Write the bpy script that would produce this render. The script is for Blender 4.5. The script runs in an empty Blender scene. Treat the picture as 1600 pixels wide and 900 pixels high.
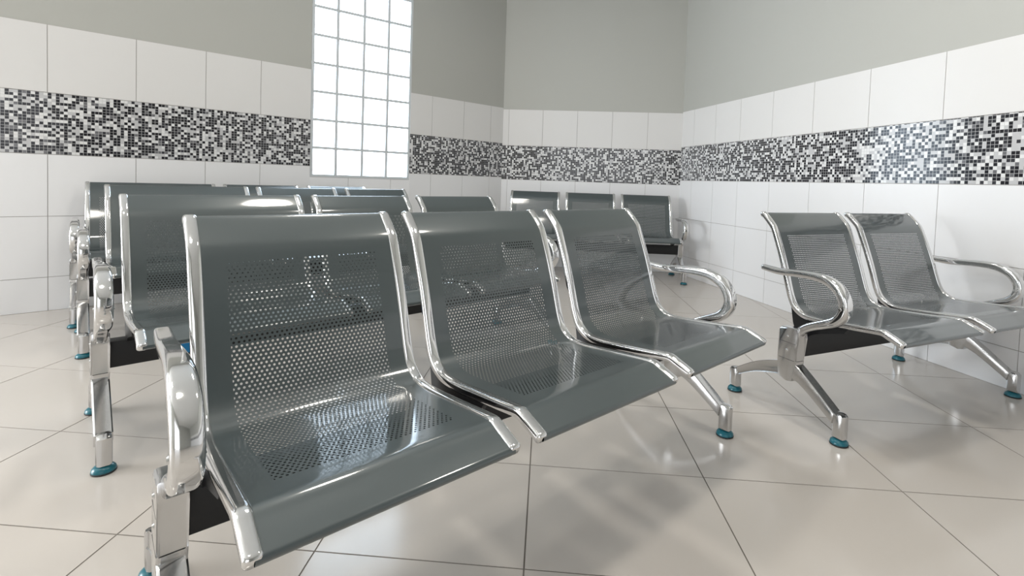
import bpy, bmesh, math, random
from mathutils import Vector, Matrix

scene = bpy.context.scene
C = scene.collection
random.seed(7)

# ------------------------------------------------------------------ camera
F_PX, CX, CY, PITCH, ROLL, CAM_H = 778.65, 848.4, 313.4, 0.038, 0.035, 0.885
cam_data = bpy.data.cameras.new('camera')
cam = bpy.data.objects.new('camera', cam_data)
C.objects.link(cam)
cam_data.sensor_width = 36.0
cam_data.sensor_fit = 'HORIZONTAL'
cam_data.lens = F_PX * 36.0 / 1600.0
cam_data.shift_x = (800.0 - CX) / 1600.0
cam_data.shift_y = (CY - 450.0) / 1600.0
cam_data.clip_start = 0.02
fw = Vector((0, math.cos(PITCH), -math.sin(PITCH)))
up0 = Vector((0, math.sin(PITCH), math.cos(PITCH)))
X0 = Vector((1, 0, 0))
rt = X0 * math.cos(ROLL) + up0 * math.sin(ROLL)
up = up0 * math.cos(ROLL) - X0 * math.sin(ROLL)
M = Matrix((rt, up, -fw)).transposed().to_4x4()
M.translation = Vector((0, 0, CAM_H))
cam.matrix_world = M
scene.camera = cam

# ------------------------------------------------------------------ light
world = bpy.data.worlds.new('daylight')
scene.world = world
world.use_nodes = True
bg = world.node_tree.nodes['Background']
bg.inputs['Color'].default_value = (0.95, 0.97, 1.0, 1)
bg.inputs['Strength'].default_value = 2.6
WINDOW_GLOW = 10.0
CEILING_Z = 3.05


def area_light(name, loc, sx, sy, power, color, rot=(0, 0, 0)):
    d = bpy.data.lights.new(name, 'AREA')
    d.shape = 'RECTANGLE'
    d.size, d.size_y = sx, sy
    d.energy = power
    d.color = color
    o = bpy.data.objects.new(name, d)
    C.objects.link(o)
    o.location = loc
    o.rotation_euler = rot
    return o


# added unseen fill lamp brightening the right wall, set at the left-wall opening
dl = bpy.data.lights.new('right_wall_fill', 'AREA')
dl.shape = 'RECTANGLE'
dl.size, dl.size_y = 1.8, 2.2
dl.energy = 390
dl.color = (0.95, 0.98, 1.0)
dlo = bpy.data.objects.new('right_wall_fill', dl)
C.objects.link(dlo)
dlo.location = (-6.0, 0.16, 1.15)
dlo.rotation_euler = Vector((0.9, 0.15, 0.0)).to_track_quat('-Z', 'Z').to_euler()


def downlight(x, y, power):
    d = bpy.data.lights.new('ceiling_downlight', 'AREA')
    d.shape = 'DISK'
    d.size = 0.36
    d.energy = power
    d.color = (1.0, 0.95, 0.86)
    o = bpy.data.objects.new('ceiling_downlight', d)
    C.objects.link(o)
    o.location = (x, y, CEILING_Z - 0.02)


for lx, ly in ((-2.2, 0.6), (-0.4, 0.4), (-0.6, 2.4), (1.0, 1.6)):
    downlight(lx, ly, 22)

scene.view_settings.view_transform = 'Standard'
scene.view_settings.look = 'None'
scene.view_settings.gamma = 1.0
scene.view_settings.use_curve_mapping = False
scene.view_settings.exposure = -0.56
scene.cycles.transparent_max_bounces = 32
scene.cycles.max_bounces = 10
scene.cycles.sample_clamp_indirect = 6.0


# ------------------------------------------------------------------ materials
def new_mat(name):
    m = bpy.data.materials.new(name)
    m.use_nodes = True
    nt = m.node_tree
    return m, nt, nt.nodes['Principled BSDF']


def plain(name, col, rough, metal=0.0, coat=0.0, noise=0.0, nscale=6.0):
    m, nt, b = new_mat(name)
    b.inputs['Base Color'].default_value = (*col, 1)
    b.inputs['Roughness'].default_value = rough
    b.inputs['Metallic'].default_value = metal
    b.inputs['Coat Weight'].default_value = coat
    b.inputs['Coat Roughness'].default_value = 0.08
    if noise:
        tc = nt.nodes.new('ShaderNodeTexCoord')
        n = nt.nodes.new('ShaderNodeTexNoise')
        n.inputs['Scale'].default_value = nscale
        n.inputs['Detail'].default_value = 4
        mx = nt.nodes.new('ShaderNodeMix')
        mx.data_type = 'RGBA'
        mx.inputs['A'].default_value = (*[c * (1 - noise) for c in col], 1)
        mx.inputs['B'].default_value = (*[min(1, c * (1 + noise)) for c in col], 1)
        nt.links.new(tc.outputs['Object'], n.inputs['Vector'])
        nt.links.new(n.outputs['Fac'], mx.inputs['Factor'])
        nt.links.new(mx.outputs['Result'], b.inputs['Base Color'])
    return m


M_PAINT = plain('grey_wall_paint', (0.44, 0.44, 0.41), 0.6, noise=0.02, nscale=1.5)
M_TILE = plain('white_ceramic_tile', (0.71, 0.70, 0.69), 0.30, noise=0.012, nscale=3)
M_TILE.node_tree.nodes['Principled BSDF'].inputs['Specular IOR Level'].default_value = 0.3
M_TILE_LOW = plain('lit_white_ceramic_tile', (0.79, 0.79, 0.80), 0.30, noise=0.01, nscale=3)  # brighter light on the lower right wall is put into this tile's colour
M_WGROUT = plain('wall_grout', (0.36, 0.34, 0.32), 0.8)
M_FLOOR = plain('beige_porcelain_tile', (0.555, 0.515, 0.475), 0.15, noise=0.03, nscale=2.2)
M_FGROUT = plain('floor_grout', (0.17, 0.15, 0.13), 0.8)
M_CEIL = plain('ceiling_paint', (0.75, 0.75, 0.73), 0.7)
M_CHROME = plain('chrome', (0.72, 0.72, 0.72), 0.08, metal=1.0)
M_ALU = plain('polished_aluminium', (0.62, 0.62, 0.62), 0.16, metal=1.0)
M_BLACK = plain('black_steel', (0.004, 0.004, 0.005), 0.5)
M_TEAL = plain('teal_plastic', (0.008, 0.115, 0.15), 0.28)
M_RUBBER = plain('black_rubber', (0.01, 0.01, 0.011), 0.6)
M_BLUE = plain('blue_sticker_film', (0.0, 0.22, 0.52), 0.35)
M_MORTAR = plain('block_mortar', (0.55, 0.58, 0.60), 0.7)


def mosaic_mat():
    m, nt, b = new_mat('black_white_mosaic')
    uv = nt.nodes.new('ShaderNodeUVMap'); uv.uv_map = 'UVMap'
    sc = nt.nodes.new('ShaderNodeVectorMath'); sc.operation = 'SCALE'
    sc.inputs['Scale'].default_value = 1 / 0.0175
    fl = nt.nodes.new('ShaderNodeVectorMath'); fl.operation = 'FLOOR'
    fr = nt.nodes.new('ShaderNodeVectorMath'); fr.operation = 'FRACTION'
    wn = nt.nodes.new('ShaderNodeTexWhiteNoise'); wn.noise_dimensions = '2D'
    rp = nt.nodes.new('ShaderNodeValToRGB'); rp.color_ramp.interpolation = 'CONSTANT'
    e = rp.color_ramp.elements
    e[0].position = 0; e[0].color = (0.008, 0.008, 0.012, 1)
    e[1].position = 0.40; e[1].color = (0.03, 0.03, 0.037, 1)
    for p, c in ((0.50, (0.14, 0.14, 0.15, 1)), (0.57, (0.50, 0.50, 0.51, 1)), (0.80, (0.72, 0.72, 0.72, 1))):
        k = e.new(p); k.color = c
    sep = nt.nodes.new('ShaderNodeSeparateXYZ')
    L = nt.links.new
    L(uv.outputs['UV'], sc.inputs[0]); L(sc.outputs[0], fl.inputs[0]); L(sc.outputs[0], fr.inputs[0])
    L(fl.outputs[0], wn.inputs['Vector']); L(wn.outputs['Value'], rp.inputs['Fac']); L(fr.outputs[0], sep.inputs[0])

    def math_(op, a, b_=None):
        n = nt.nodes.new('ShaderNodeMath'); n.operation = op
        for i, v in enumerate((a, b_)):
            if v is None: continue
            if isinstance(v, (int, float)): n.inputs[i].default_value = v
            else: L(v, n.inputs[i])
        return n.outputs[0]
    g = math_('MAXIMUM', math_('GREATER_THAN', math_('ABSOLUTE', math_('SUBTRACT', sep.outputs[0], 0.5)), 0.455),
              math_('GREATER_THAN', math_('ABSOLUTE', math_('SUBTRACT', sep.outputs[1], 0.5)), 0.455))
    mx = nt.nodes.new('ShaderNodeMix'); mx.data_type = 'RGBA'
    L(g, mx.inputs['Factor']); L(rp.outputs['Color'], mx.inputs['A'])
    mx.inputs['B'].default_value = (0.50, 0.50, 0.50, 1)
    L(mx.outputs['Result'], b.inputs['Base Color'])
    b.inputs['Roughness'].default_value = 0.15
    return m


def perforated_mat():
    m, nt, b = new_mat('grey_green_perforated_steel')
    b.inputs['Base Color'].default_value = (0.045, 0.061, 0.065, 1)
    b.inputs['Metallic'].default_value = 0.10
    b.inputs['Roughness'].default_value = 0.36
    b.inputs['Coat Weight'].default_value = 1.0
    b.inputs['Coat Roughness'].default_value = 0.075
    b.inputs['Coat IOR'].default_value = 1.6
    L = nt.links.new

    def math_(op, a, b_=None):
        n = nt.nodes.new('ShaderNodeMath'); n.operation = op
        for i, v in enumerate((a, b_)):
            if v is None: continue
            if isinstance(v, (int, float)): n.inputs[i].default_value = v
            else: L(v, n.inputs[i])
        return n.outputs[0]
    uv = nt.nodes.new('ShaderNodeUVMap'); uv.uv_map = 'UVMap'
    sp = nt.nodes.new('ShaderNodeSeparateXYZ'); L(uv.outputs['UV'], sp.inputs[0])
    uv2 = nt.nodes.new('ShaderNodeUVMap'); uv2.uv_map = 'punched'
    sp2 = nt.nodes.new('ShaderNodeSeparateXYZ'); L(uv2.outputs['UV'], sp2.inputs[0])
    P_ = 0.0094
    y = math_('DIVIDE', sp.outputs[1], P_ * 0.866)
    row = math_('FLOOR', y)
    off = math_('MULTIPLY', math_('MODULO', row, 2.0), 0.5)
    fx = math_('SUBTRACT', math_('FRACT', math_('ADD', math_('DIVIDE', sp.outputs[0], P_), off)), 0.5)
    fy = math_('MULTIPLY', math_('SUBTRACT', math_('FRACT', y), 0.5), 0.866)
    d2 = math_('ADD', math_('MULTIPLY', fx, fx), math_('MULTIPLY', fy, fy))
    hole = math_('LESS_THAN', d2, 0.255 ** 2)
    inx = math_('LESS_THAN', math_('ABSOLUTE', math_('SUBTRACT', sp2.outputs[0], 0.5)), 0.5)
    iny = math_('LESS_THAN', math_('ABSOLUTE', math_('SUBTRACT', sp2.outputs[1], 0.5)), 0.5)
    mask = math_('MULTIPLY', hole, math_('MULTIPLY', inx, iny))
    tr = nt.nodes.new('ShaderNodeBsdfTransparent')
    mx = nt.nodes.new('ShaderNodeMixShader')
    out = nt.nodes['Material Output']
    L(mask, mx.inputs[0]); L(b.outputs[0], mx.inputs[1]); L(tr.outputs[0], mx.inputs[2])
    L(mx.outputs[0], out.inputs['Surface'])
    return m


def glass_block_mat():
    m, nt, b = new_mat('daylit_glass_block')
    b.inputs['Base Color'].default_value = (0.75, 0.8, 0.82, 1)
    b.inputs['Roughness'].default_value = 0.08
    b.inputs['Emission Color'].default_value = (0.70, 0.85, 1.0, 1)
    b.inputs['Emission Strength'].default_value = WINDOW_GLOW
    return m


M_MOSAIC = mosaic_mat()
M_SEAT = perforated_mat()
M_GLASS = glass_block_mat()


# ------------------------------------------------------------------ helpers
def link_mesh(name, bm, mats, parent=None, smooth=True, angle=35):
    me = bpy.data.meshes.new(name)
    bmesh.ops.recalc_face_normals(bm, faces=bm.faces)
    bm.to_mesh(me)
    bm.free()
    for m in (mats if isinstance(mats, (list, tuple)) else [mats]):
        me.materials.append(m)
    if smooth:
        me.polygons.foreach_set('use_smooth', [True] * len(me.polygons))
        me.set_sharp_from_angle(angle=math.radians(angle))
    o = bpy.data.objects.new(name, me)
    C.objects.link(o)
    if parent:
        o.parent = parent
    return o


def structure(o):
    o['kind'] = 'structure'
    return o


def quad(bm, pts, mat=0, uvs=None, uvl=None):
    f = bm.faces.new([bm.verts.new(p) for p in pts])
    f.material_index = mat
    if uvs:
        for l, u in zip(f.loops, uvs):
            l[uvl].uv = u
    return f


def slab(bm, p00, p10, p11, p01, n, t, mat=0):
    """a block whose front face is the given quad, t thick behind it (n = front normal)"""
    front = [Vector(p) for p in (p00, p10, p11, p01)]
    back = [p - n * t for p in front]
    vf = [bm.verts.new(p) for p in front]
    vb = [bm.verts.new(p) for p in back]
    fs = [bm.faces.new(vf), bm.faces.new(list(reversed(vb)))]
    for i in range(4):
        j = (i + 1) % 4
        fs.append(bm.faces.new((vf[j], vf[i], vb[i], vb[j])))
    for f in fs:
        f.material_index = mat


# ------------------------------------------------------------------ the room
V = [Vector(p) for p in ((-3.115, 2.858), (-1.875, 3.992), (-1.213, 4.494), (-0.445, 5.233), (1.39, 5.082), (2.18, 2.282))]


def span(lst, step, lo, hi):
    """measured seam positions carried on at a regular step"""
    lst = sorted(lst)
    while lst[0] > lo: lst.insert(0, lst[0] - step)
    while lst[-1] < hi: lst.append(lst[-1] + step)
    return lst


def wall_section(bm, A, B, seams, rows, band, z_top, z_lo=0.0, u0=0.0, u1=None, uoff=0.0, paint=True):
    """tiles, mosaic band and painted wall along A->B; room is on the right-hand side"""
    uvl = bm.loops.layers.uv.get('UVMap') or bm.loops.layers.uv.new('UVMap')
    d = (B - A).normalized()
    n = Vector((d.y, -d.x, 0))
    ln = (B - A).length
    u1 = ln if u1 is None else u1
    P = lambda u, z, off=0.0: Vector((A.x + d.x * u, A.y + d.y * u, z)) + n * off
    G = 0.0016
    top_row = rows[-1]
    zt = min(top_row, z_top)
    # grout bed
    quad(bm, [P(u0, z_lo), P(u1, z_lo), P(u1, zt), P(u0, zt)], 1)
    us = [u0] + [s for s in seams if u0 + 0.004 < s < u1 - 0.004] + [u1]
    zs = [z for z in rows]
    for za, zb in zip(zs[:-1], zs[1:]):
        if zb > z_top + 1e-4: zb = z_top
        if za >= zb: continue
        if abs(za - band[0]) < 1e-4:
            a, b, c, e = P(u0, za + G, 0.003), P(u1, za + G, 0.003), P(u1, zb - G, 0.003), P(u0, zb - G, 0.003)
            quad(bm, [a, b, c, e], 2, [(u0 + uoff, za), (u1 + uoff, za), (u1 + uoff, zb), (u0 + uoff, zb)], uvl)
            continue
        for ua, ub in zip(us[:-1], us[1:]):
            ga = G if ua > u0 else 0
            gb = G if ub < u1 else 0
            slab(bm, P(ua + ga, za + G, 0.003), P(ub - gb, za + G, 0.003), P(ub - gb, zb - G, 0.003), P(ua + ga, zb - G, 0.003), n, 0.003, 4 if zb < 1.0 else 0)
    if paint and z_top > top_row:
        quad(bm, [P(u0, top_row), P(u1, top_row), P(u1, z_top), P(u0, z_top)], 3)


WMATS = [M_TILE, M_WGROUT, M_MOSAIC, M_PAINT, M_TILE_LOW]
# left wall: before, under and beyond the window
bm = bmesh.new()
dL = (V[1] - V[0]).normalized()
A0 = V[0] - dL * 5.6
sl = [s + 5.6 for s in span([0.192, 0.602, 0.981, 1.325], 0.385, -5.6, 1.3)]
WB = 0.859
rowsL = [0.0, 0.205, 0.573, 0.945, 1.312, 1.713]
# (unseen tall opening, added here to let light reach the right wall)
O0, O1, OZ = 0.7, 4.0, 2.75
wall_section(bm, A0, V[1], sl, rowsL, (0.945, 1.312), CEILING_Z, u1=O0)
wall_section(bm, A0, V[1], sl, rowsL, (0.945, 1.312), CEILING_Z, u0=O1)
PL = lambda u, z: Vector((A0.x + dL.x * u, A0.y + dL.y * u, z))
quad(bm, [PL(O0, OZ), PL(O1, OZ), PL(O1, CEILING_Z), PL(O0, CEILING_Z)], 3)
wall_section(bm, V[1], V[2], [0.30, 0.66], [0.0, 0.205, 0.573, WB], (9, 9), WB, uoff=8)
WTOP = 2.679
dW = (V[2] - V[1]).normalized()
nW = Vector((dW.y, -dW.x, 0))
wl = (V[2] - V[1]).length
PW = lambda u, z, off=0.0: Vector((V[1].x + dW.x * u, V[1].y + dW.y * u, z)) + nW * off
quad(bm, [PW(0, WTOP), PW(wl, WTOP), PW(wl, CEILING_Z), PW(0, CEILING_Z)], 3)
for u in (0, wl):     # reveal of the opening
    quad(bm, [PW(u, WB), PW(u, WB, -0.12), PW(u, WTOP, -0.12), PW(u, WTOP)], 3)
quad(bm, [PW(0, WB), PW(wl, WB), PW(wl, WB, -0.12), PW(0, WB, -0.12)], 0)
quad(bm, [PW(0, WTOP), PW(wl, WTOP), PW(wl, WTOP, -0.12), PW(0, WTOP, -0.12)], 3)
rowsR = [0.0, 0.19, 0.55, 0.918, 1.270, 1.640]
wall_section(bm, V[2], V[3], [0.219, 0.572, 0.903], rowsR, (0.918, 1.270), CEILING_Z, uoff=10)
structure(link_mesh('wall_left', bm, WMATS, smooth=False))

bm = bmesh.new()
wall_section(bm, V[3], V[4], [0.062, 0.417, 0.775, 1.133, 1.492], [0.0, 0.19, 0.55, 0.898, 1.250, 1.626], (0.898, 1.250), CEILING_Z, uoff=20)
structure(link_mesh('wall_back', bm, WMATS, smooth=False))

bm = bmesh.new()
dR = (V[5] - V[4]).normalized()
sr = span([0.213, 0.562, 0.907, 1.287, 1.681, 2.110, 2.548], 0.40, 0, 8.0)
wall_section(bm, V[4], V[4] + dR * 8.0, sr, [0.0, 0.19, 0.565, 0.945, 1.282, 1.638], (0.945, 1.282), CEILING_Z, uoff=30)
structure(link_mesh('wall_right', bm, WMATS, smooth=False))

# front wall behind the viewer: grey wall with two tall glazed openings to the daylight
bm = bmesh.new()
FA, FB = A0, V[4] + dR * 8.0
dF = (FB - FA).normalized()
lf = (FB - FA).length
nF = Vector((-dF.y, dF.x, 0))
PF = lambda u, z: Vector((FA.x + dF.x * u, FA.y + dF.y * u, z))
OPEN = [(1.2, 3.8, 0.0, 2.5), (6.2, 9.0, 0.0, 2.5)]
u = 0.0
for a, b, z0, z1 in OPEN:
    slab(bm, PF(u, 0), PF(a, 0), PF(a, CEILING_Z), PF(u, CEILING_Z), nF, 0.15)
    slab(bm, PF(a, z1), PF(b, z1), PF(b, CEILING_Z), PF(a, CEILING_Z), nF, 0.15)
    u = b
slab(bm, PF(u, 0), PF(lf, 0), PF(lf, CEILING_Z), PF(u, CEILING_Z), nF, 0.15)
structure(link_mesh('wall_front', bm, M_PAINT, smooth=False))

# glass block window
bm = bmesh.new()
cols = [0.012, 0.198, 0.410, 0.618, wl - 0.010]
zr = [WB + 0.012 + 0.2245 * i for i in range(9)]
quad(bm, [PW(0, WB, -0.035), PW(wl, WB, -0.035), PW(wl, WTOP, -0.035), PW(0, WTOP, -0.035)], 0)
for z in zr:       # mortar joints stand a little proud of the bed
    for zz in (z,):
        slab(bm, PW(0, zz - 0.0105, 0.0), PW(wl, zz - 0.0105, 0.0), PW(wl, zz + 0.0105, 0.0), PW(0, zz + 0.0105, 0.0), nW, 0.035, 0)
for u in cols:
    slab(bm, PW(u - 0.0105, WB, 0.0005), PW(u + 0.0105, WB, 0.0005), PW(u + 0.0105, WTOP, 0.0005), PW(u - 0.0105, WTOP, 0.0005), nW, 0.0355, 0)
win = structure(link_mesh('window_1', bm, [M_MORTAR], smooth=False))
bm = bmesh.new()
for ua, ub in zip(cols[:-1], cols[1:]):
    for za, zb in zip(zr[:-1], zr[1:]):
        g = 0.005
        ring = []
        for inset, off in ((g + 0.004, -0.03), (g + 0.004, -0.012), (g + 0.014, -0.007)):
            ring.append([bm.verts.new(PW(u, z, off)) for u, z in ((ua + inset, za + inset), (ub - inset, za + inset), (ub - inset, zb - inset), (ua + inset, zb - inset))])
        for r0, r1 in zip(ring[:-1], ring[1:]):
            for i in range(4):
                j = (i + 1) % 4
                bm.faces.new((r0[i], r0[j], r1[j], r1[i]))
        bm.faces.new(ring[-1])
structure(link_mesh('glass_blocks', bm, M_GLASS, win, smooth=False))

# floor: every tile laid on a grout bed
bm = bmesh.new()
n1 = Vector((1.0, -0.0071)); n2 = Vector((0.064, 0.998))
l1 = span([-2.72, -2.167, -1.588, -1.006, -0.515, -0.022, 0.509, 1.090, 1.665], 0.55, -6.5, 5.0)
l2 = span([1.102, 1.520, 1.990, 2.520], 0.50, -3.6, 6.0)
det = n1.x * n2.y - n1.y * n2.x


def cross(c1, c2):
    return Vector(((c1 * n2.y - c2 * n1.y) / det, (n1.x * c2 - n2.x * c1) / det, 0.0))


g = 0.0019
for a, b in zip(l1[:-1], l1[1:]):
    for c, d in zip(l2[:-1], l2[1:]):
        slab(bm, cross(a + g, c + g), cross(b - g, c + g), cross(b - g, d - g), cross(a + g, d - g), Vector((0, 0, 1)), 0.0015, 0)
quad(bm, [cross(l1[0], l2[0]) - Vector((0, 0, .001)), cross(l1[-1], l2[0]) - Vector((0, 0, .001)),
          cross(l1[-1], l2[-1]) - Vector((0, 0, .001)), cross(l1[0], l2[-1]) - Vector((0, 0, .001))], 1)
structure(link_mesh('floor', bm, [M_FLOOR, M_FGROUT], smooth=False))

bm = bmesh.new()
slab(bm, (-7.5, -3.5, CEILING_Z), (-7.5, 6, CEILING_Z), (5.5, 6, CEILING_Z), (5.5, -3.5, CEILING_Z), Vector((0, 0, -1)), 0.1)
structure(link_mesh('ceiling', bm, M_CEIL, smooth=False))


# ------------------------------------------------------------------ bench geometry (local: x along, -y forward, z up)
def LV(s, d, z):
    return Vector((s, -d, z))


def catmull(pts, n=6, closed=False):
    out = []
    m = len(pts)
    for i in range(m - 1):
        p0 = pts[max(i - 1, 0)]; p1 = pts[i]; p2 = pts[i + 1]; p3 = pts[min(i + 2, m - 1)]
        for k in range(n):
            t = k / n
            out.append(tuple(0.5 * ((2 * b) + (-a + c) * t + (2 * a - 5 * b + 4 * c - e) * t * t + (-a + 3 * b - 3 * c + e) * t ** 3)
                             for a, b, c, e in zip(p0, p1, p2, p3)))
    out.append(tuple(pts[-1]))
    return out


PROFILE = catmull([(-0.203, 0.781), (-0.192, 0.782), (-0.166, 0.759), (-0.142, 0.734), (-0.131, 0.716), (-0.120, 0.690), (-0.096, 0.630), (-0.071, 0.560),
                   (-0.051, 0.497), (-0.036, 0.455), (-0.016, 0.422), (0.022, 0.401), (0.075, 0.398), (0.15, 0.404), (0.23, 0.412),
                   (0.290, 0.4185), (0.316, 0.4205), (0.329, 0.4185), (0.342, 0.413), (0.365, 0.404), (0.386, 0.395)], 5)


def frames(path):
    """unit normals (towards the sitter) and arc length along a (d, z) path"""
    N, S = [], [0.0]
    for i, p in enumerate(path):
        a = path[max(i - 1, 0)]; b = path[min(i + 1, len(path) - 1)]
        t = Vector((b[0] - a[0], b[1] - a[1])).normalized()
        N.append(Vector((-t.y, t.x)))
        if i: S.append(S[-1] + math.dist(path[i - 1], p))
    return N, S


def round_rect(w, t, r, k=3):
    """closed section, centred: across (w) and along the normal (t)"""
    pts = []
    for cx, cy, a0 in ((w / 2 - r, t / 2 - r, 0), (-w / 2 + r, t / 2 - r, 90), (-w / 2 + r, -t / 2 + r, 180), (w / 2 - r, -t / 2 + r, 270)):
        for i in range(k + 1):
            a = math.radians(a0 + 90 * i / k)
            pts.append((cx + r * math.cos(a), cy + r * math.sin(a)))
    return pts


def sweep(bm, path, s0, sec, off=0.0, cap_round=0.004, scale=None):
    """sweep a section along a (d, z) path in the plane s = s0"""
    N, S = frames(path)
    rings = []

    def ring(p, n, k):
        return [bm.verts.new(LV(s0 + a * k, p[0] + n.x * (b * k + off), p[1] + n.y * (b * k + off))) for a, b in sec]
    t0 = Vector((path[0][0] - path[1][0], path[0][1] - path[1][1])).normalized()
    t1 = Vector((path[-1][0] - path[-2][0], path[-1][1] - path[-2][1])).normalized()
    c = cap_round
    k0, k1 = (scale[0], scale[-1]) if scale else (1.0, 1.0)
    rings.append(ring((path[0][0] + t0.x * c, path[0][1] + t0.y * c), N[0], 0.72 * k0))
    rings.append(ring((path[0][0] + t0.x * c * .6, path[0][1] + t0.y * c * .6), N[0], 0.9 * k0))
    for i, (p, n) in enumerate(zip(path, N)):
        rings.append(ring(p, n, scale[i] if scale else 1.0))
    rings.append(ring((path[-1][0] + t1.x * c * .6, path[-1][1] + t1.y * c * .6), N[-1], 0.9 * k1))
    rings.append(ring((path[-1][0] + t1.x * c, path[-1][1] + t1.y * c), N[-1], 0.72 * k1))
    m = len(sec)
    for r0, r1 in zip(rings[:-1], rings[1:]):
        for i in range(m):
            j = (i + 1) % m
            bm.faces.new((r0[i], r0[j], r1[j], r1[i]))
    bm.faces.new(rings[0]); bm.faces.new(list(reversed(rings[-1])))


def extrude_poly(bm, pts, s0, w, bev=0.004, inset=0.0, depth=0.003):
    """a (d, z) outline, w thick about s0; optional recessed sides"""
    vs = [[bm.verts.new(LV(s0 + k * w / 2, d, z)) for d, z in pts] for k in (-1, 1)]
    fa = bm.faces.new(vs[0]); fb = bm.faces.new(list(reversed(vs[1])))
    n = len(pts)
    for i in range(n):
        j = (i + 1) % n
        bm.faces.new((vs[0][j], vs[0][i], vs[1][i], vs[1][j]))
    if inset:
        for f in (fa, fb):
            bmesh.ops.inset_region(bm, faces=[f], thickness=inset, depth=-0.0001, use_even_offset=False)
            bmesh.ops.inset_region(bm, faces=[f], thickness=0.002, depth=-depth, use_even_offset=False)
    es = [e for v in vs for i in range(n) for e in [bm.edges.get((v[i], v[(i + 1) % n]))] if e]
    if bev:
        bmesh.ops.bevel(bm, geom=es, offset=bev, segments=2, profile=0.5, affect='EDGES', clamp_overlap=True)


def lathe(bm, prof, c, n=24, mat=0):
    rings = []
    for r, z in prof:
        rings.append([bm.verts.new(c + Vector((r * math.cos(2 * math.pi * i / n), r * math.sin(2 * math.pi * i / n), z))) for i in range(n)])
    for a, b in zip(rings[:-1], rings[1:]):
        for i in range(n):
            j = (i + 1) % n
            f = bm.faces.new((a[i], a[j], b[j], b[i])); f.material_index = mat
    bm.faces.new(list(reversed(rings[0]))).material_index = mat
    bm.faces.new(rings[-1]).material_index = mat


def stud(bm, s, d, z, sgn, r=0.006, h=0.003):
    """small round screw head on a side face"""
    n = 12
    a = [bm.verts.new(LV(s, d + r * math.cos(2 * math.pi * i / n), z + r * math.sin(2 * math.pi * i / n))) for i in range(n)]
    b = [bm.verts.new(LV(s + sgn * h, d + .7 * r * math.cos(2 * math.pi * i / n), z + .7 * r * math.sin(2 * math.pi * i / n))) for i in range(n)]
    for i in range(n):
        j = (i + 1) % n
        bm.faces.new((a[i], a[j], b[j], b[i]))
    bm.faces.new(b)
    bm.faces.new(list(reversed(a)))


RAIL_W, RAIL_T = 0.025, 0.022
N_PROF, S_PROF = frames(PROFILE)


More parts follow.
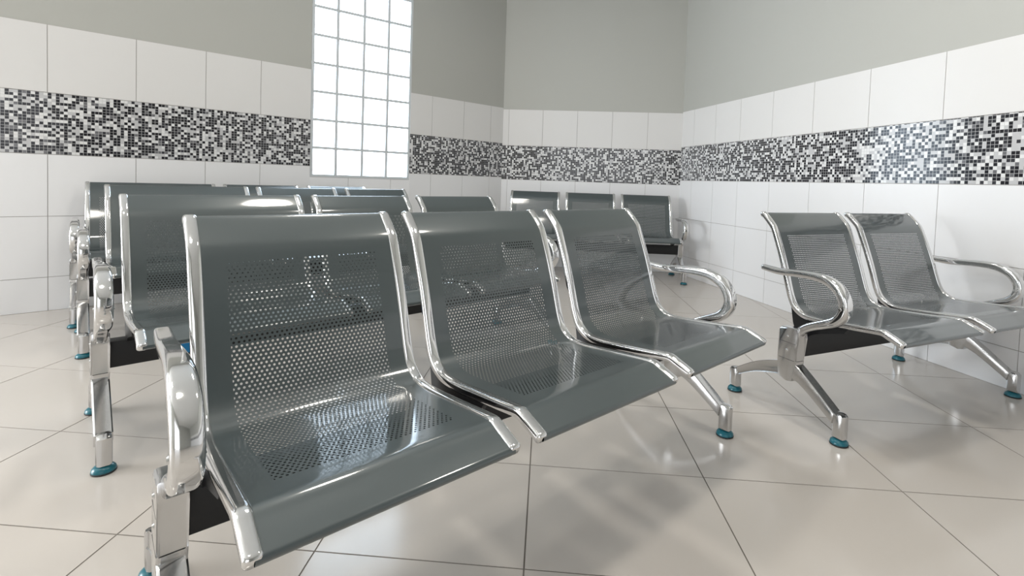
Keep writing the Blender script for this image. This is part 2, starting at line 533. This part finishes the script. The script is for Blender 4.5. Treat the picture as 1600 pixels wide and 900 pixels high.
def seat_part(root, a, b):
    """one seat between s=a and s=b: sheet, two chrome rails, black brackets"""
    bm = bmesh.new()
    uvl = bm.loops.layers.uv.new('UVMap')
    uv2 = bm.loops.layers.uv.new('punched')
    s0, s1 = a + RAIL_W * 0.55, b - RAIL_W * 0.55
    w = s1 - s0
    mid = (s0 + s1) / 2
    m0, m1 = s0 + 0.052, s1 - 0.052
    va = next(S for S, p in zip(S_PROF, PROFILE) if p[1] < 0.700)
    vb = next(S for S, p in zip(S_PROF, PROFILE) if p[0] > 0.268)
    ns = 8
    grid = []
    for layer, off in ((0, 0.0030), (1, 0.0022)):
        g_ = []
        for i, (p, n) in enumerate(zip(PROFILE, N_PROF)):
            g_.append([bm.verts.new(LV(s0 + w * k / ns, p[0] + n.x * off, p[1] + n.y * off)) for k in range(ns + 1)])
        grid.append(g_)
        for i in range(len(PROFILE) - 1):
            for k in range(ns):
                f = bm.faces.new((g_[i][k], g_[i][k + 1], g_[i + 1][k + 1], g_[i + 1][k]))
                for l, (ii, kk) in zip(f.loops, ((i, k), (i, k + 1), (i + 1, k + 1), (i + 1, k))):
                    s = s0 + w * kk / ns
                    l[uvl].uv = (s - mid + 5.0, S_PROF[ii] + 1.0)
                    l[uv2].uv = ((s - m0) / (m1 - m0), (S_PROF[ii] - va) / (vb - va))
    g0, g1 = grid
    last = len(PROFILE) - 1
    for i in range(last):
        bm.faces.new((g0[i][0], g0[i + 1][0], g1[i + 1][0], g1[i][0]))
        bm.faces.new((g0[i + 1][ns], g0[i][ns], g1[i][ns], g1[i + 1][ns]))
    # rolled hems at the top lip and the front edge
    for idx, sgn in ((0, -1), (last, 1)):
        p = PROFILE[idx]; q = PROFILE[idx - sgn]
        t = Vector((p[0] - q[0], p[1] - q[1])).normalized(); n = N_PROF[idx]
        prev = g0[idx]
        for ang in (30, 70, 110, 150, 180):
            th = math.radians(ang)
            c_ = Vector(p) + n * (0.0030 - 0.008)
            pt = c_ + n * 0.008 * math.cos(th) + t * 0.008 * math.sin(th)
            cur = [bm.verts.new(LV(s0 + w * k / ns, pt.x, pt.y)) for k in range(ns + 1)]
            for k in range(ns):
                f = bm.faces.new((prev[k], prev[k + 1], cur[k + 1], cur[k]))
                for l in f.loops:
                    l[uv2].uv = (-1, -1)
            prev = cur
    for f in bm.faces:
        if all(l[uv2].uv.length == 0 for l in f.loops):
            for l in f.loops: l[uv2].uv = (-1, -1)
    seat = link_mesh('seat', bm, M_SEAT, root, angle=50)
    sec = round_rect(RAIL_W, RAIL_T, 0.007)
    path = [p for p in PROFILE]
    for s, sg in ((a + RAIL_W / 2, 1), (b - RAIL_W / 2, -1)):
        bm = bmesh.new()
        sweep(bm, path, s, sec, off=-0.004, cap_round=0.005)
        r = link_mesh('side_rail', bm, M_CHROME, seat, angle=40)
        r['label'] = 'chrome side rail'
        # bracket under the bend, down to the beam
        bm = bmesh.new()
        low = [(d, z) for d, z in PROFILE if d > -0.036 and z < 0.455 and d < 0.20]
        under = [(d, z) for d, z in low]
        outline = [(d + 0.004, z - 0.016) if d > 0.0 else (d - 0.006, z - 0.008) for d, z in under]
        outline += [(0.19, 0.375), (0.075, 0.340), (0.045, 0.322), (-0.008, 0.322), (-0.022, 0.36), (-0.034, 0.42)]
        extrude_poly(bm, outline, s, 0.014, bev=0)
        k = link_mesh('bracket', bm, M_BLACK, seat, angle=30)
        k['label'] = 'black bracket under the seat'
    return seat


ARM = catmull([(-0.125, 0.566), (-0.085, 0.563), (-0.04, 0.562), (0.03, 0.568), (0.10, 0.571), (0.155, 0.565), (0.197, 0.544), (0.221, 0.512),
               (0.228, 0.480), (0.219, 0.450), (0.196, 0.425), (0.155, 0.405), (0.115, 0.387), (0.078, 0.366), (0.053, 0.340), (0.045, 0.308)], 5)


def arm_part(root, s, out):
    bm = bmesh.new()
    n = len(ARM)
    sc = [float(v[0]) for v in catmull([(0.62,), (0.68,), (0.72,), (0.78,), (0.86,), (0.95,), (1.0,), (1.0,), (1.0,), (1.0,), (0.98,), (0.92,), (0.86,), (0.82,), (0.8,), (0.78,)], 5)]
    sweep(bm, ARM, s, round_rect(0.043, 0.036, 0.011, 4), cap_round=0.008, scale=sc)
    a = link_mesh('armrest', bm, M_CHROME, root, angle=60)
    for sg in (-1, 1):
        bm = bmesh.new()
        stud(bm, s + sg * 0.0208, 0.222, 0.475, sg, 0.007, 0.003)
        link_mesh('screw', bm, M_ALU, a)
    return a


def arc_pts(p, n):
    return catmull(p, n)


def leg_part(root, s, dz=0.0):
    bm = bmesh.new()
    # upright with two fine joints, swept into the armrest at the top
    extrude_poly(bm, [(-0.022, 0.342), (-0.012, 0.354), (0.030, 0.357), (0.066, 0.366), (0.070, 0.350), (0.064, 0.325), (0.061, 0.236),
                      (0.062, 0.205), (0.045, 0.155), (0.02, 0.148), (-0.017, 0.158), (-0.019, 0.19), (-0.021, 0.236)], s, 0.045, 0.007)
    for zz, w_ in ((0.300, 0.0842), (0.235, 0.0826)):
        sec = round_rect(0.0455, w_, 0.0072, 3)
        r_ = [[bm.verts.new(LV(s + a, 0.0205 + b, zz + h)) for a, b in sec] for h in (-0.0007, 0.0007)]
        fs = [bm.faces.new((r_[0][q], r_[0][(q + 1) % len(sec)], r_[1][(q + 1) % len(sec)], r_[1][q])) for q in range(len(sec))]
        fs += [bm.faces.new(r_[0]), bm.faces.new(list(reversed(r_[1])))]
        for f in fs: f.material_index = 1
    # front leg
    front = arc_pts([(0.035, 0.232), (0.062, 0.222), (0.110, 0.190), (0.168, 0.147), (0.222, 0.106)], 3)
    under = arc_pts([(0.214, 0.070), (0.160, 0.107), (0.095, 0.148), (0.045, 0.168), (0.02, 0.165)], 3)
    extrude_poly(bm, front + under, s, 0.036, 0.004, inset=0.007, depth=0.004)
    extrude_poly(bm, [(0.212, 0.024), (0.212, 0.104), (0.220, 0.112), (0.242, 0.112), (0.252, 0.103), (0.252, 0.024)], s, 0.038, 0.008)
    # rear leg
    top = arc_pts([(0.0, 0.222), (-0.018, 0.215), (-0.076, 0.197), (-0.150, 0.163), (-0.232, 0.112)], 3)
    bot = arc_pts([(-0.232, 0.078), (-0.150, 0.122), (-0.075, 0.148), (-0.015, 0.162), (0.01, 0.162)], 3)
    extrude_poly(bm, top + bot, s, 0.034, 0.004, inset=0.006, depth=0.004)
    extrude_poly(bm, [(-0.270, 0.024), (-0.270, 0.097), (-0.262, 0.105), (-0.240, 0.108), (-0.230, 0.100), (-0.230, 0.024)], s, 0.036, 0.008)
    leg = link_mesh('leg_frame', bm, [M_ALU, M_RUBBER], root, angle=40)
    leg['label'] = 'polished metal leg frame'
    for zz in (0.322, 0.268):
        for sg in (-1, 1):
            bm = bmesh.new()
            stud(bm, s + sg * 0.0222, 0.02, zz, sg)
            link_mesh('bolt', bm, M_CHROME, leg)
    for d in (0.232, -0.250):
        bm = bmesh.new()
        lathe(bm, [(0.024, 0.0), (0.0285, 0.002), (0.0295, 0.007), (0.028, 0.013), (0.022, 0.019), (0.015, 0.022)], LV(s, d, 0.0005))
        lathe(bm, [(0.0285, 0.0005), (0.0302, 0.0015), (0.0302, 0.004), (0.0290, 0.005)], LV(s, d, 0.0005), mat=1)
        lathe(bm, [(0.013, 0.021), (0.013, 0.028)], LV(s, d, 0.0005), mat=1)
        f = link_mesh('foot_pad', bm, [M_TEAL, M_RUBBER], leg)
        f['label'] = 'teal round foot pad'
    return leg


def make_bench(name, loc, ang, seats, legs, label, sticker=None):
    root = bpy.data.objects.new(name, None)
    root.empty_display_size = 0.2
    C.objects.link(root)
    root.location = (loc[0], loc[1], 0)
    root.rotation_euler = (0, 0, ang)
    root['label'] = label
    root['category'] = 'bench'
    root['group'] = 'perforated steel waiting benches'
    for a, b in seats:
        seat_part(root, a, b)
    bm = bmesh.new()
    s0, s1 = legs[0] + 0.018, legs[1] - 0.018
    sec = round_rect(0.050, 0.086, 0.005, 2)
    r = [[bm.verts.new(LV(s, 0.020 + a, 0.285 + b)) for a, b in sec] for s in (s0, s1)]
    m = len(sec)
    for i in range(m):
        j = (i + 1) % m
        bm.faces.new((r[0][i], r[0][j], r[1][j], r[1][i]))
    bm.faces.new(r[0]); bm.faces.new(list(reversed(r[1])))
    beam = link_mesh('beam', bm, M_BLACK, root, angle=40)
    beam['label'] = 'black steel beam'
    if sticker:
        bm = bmesh.new()
        a, b, z0, z1 = sticker
        slab(bm, LV(a, 0.0465, z0), LV(b, 0.0465, z0), LV(b + 0.01, 0.0465, z1), LV(a + 0.03, 0.0465, z1), Vector((0, -1, 0)), 0.002)
        st = link_mesh('sticker', bm, M_BLUE, beam, smooth=False)
        st['label'] = 'blue sticker'
    for s, o in ((legs[0], -1), (legs[1], 1)):
        leg_part(root, s)
        arm_part(root, s, o)
    return root


# ------------------------------------------------------------------ benches
make_bench('waiting_bench', (-0.655, 0.859), 0.735, [(0.048, 0.498), (0.540, 1.017), (1.070, 1.527)], (0.010, 1.590),
           'grey three-seat perforated bench in front, nearest the camera, window light gleaming on its first seat')
make_bench('waiting_bench', (-1.303, 1.683), 0.771, [(-0.088, 0.517), (0.568, 1.035), (1.089, 1.580)], (-0.147, 1.700),
           'grey three-seat bench in the second row, directly behind the nearest bench', sticker=(0.02, 0.09, 0.25, 0.315))
make_bench('waiting_bench', (-2.082, 2.601), 0.760, [(-0.152, 0.520), (0.565, 1.057), (1.123, 1.587)], (-0.238, 1.647),
           'grey three-seat bench in the third row, beneath the glass block window')
make_bench('waiting_bench', (-2.495, 3.036), 0.740, [(-0.222, 0.45), (0.495, 0.987), (1.053, 1.517)], (-0.262, 1.577),
           'grey bench in the last row against the left wall, mostly hidden by the third row')
make_bench('waiting_bench', (1.019, 1.950), 0.422, [(0.0, 0.485), (0.541, 1.026)], (-0.050, 1.110),
           'grey two-seat perforated bench standing alone beside the right wall')
make_bench('waiting_bench', (-0.324, 4.746), -0.028, [(0.0, 0.485), (0.541, 1.026), (1.082, 1.567)], (-0.059, 1.626),
           'grey three-seat bench in the far corner against the back wall')
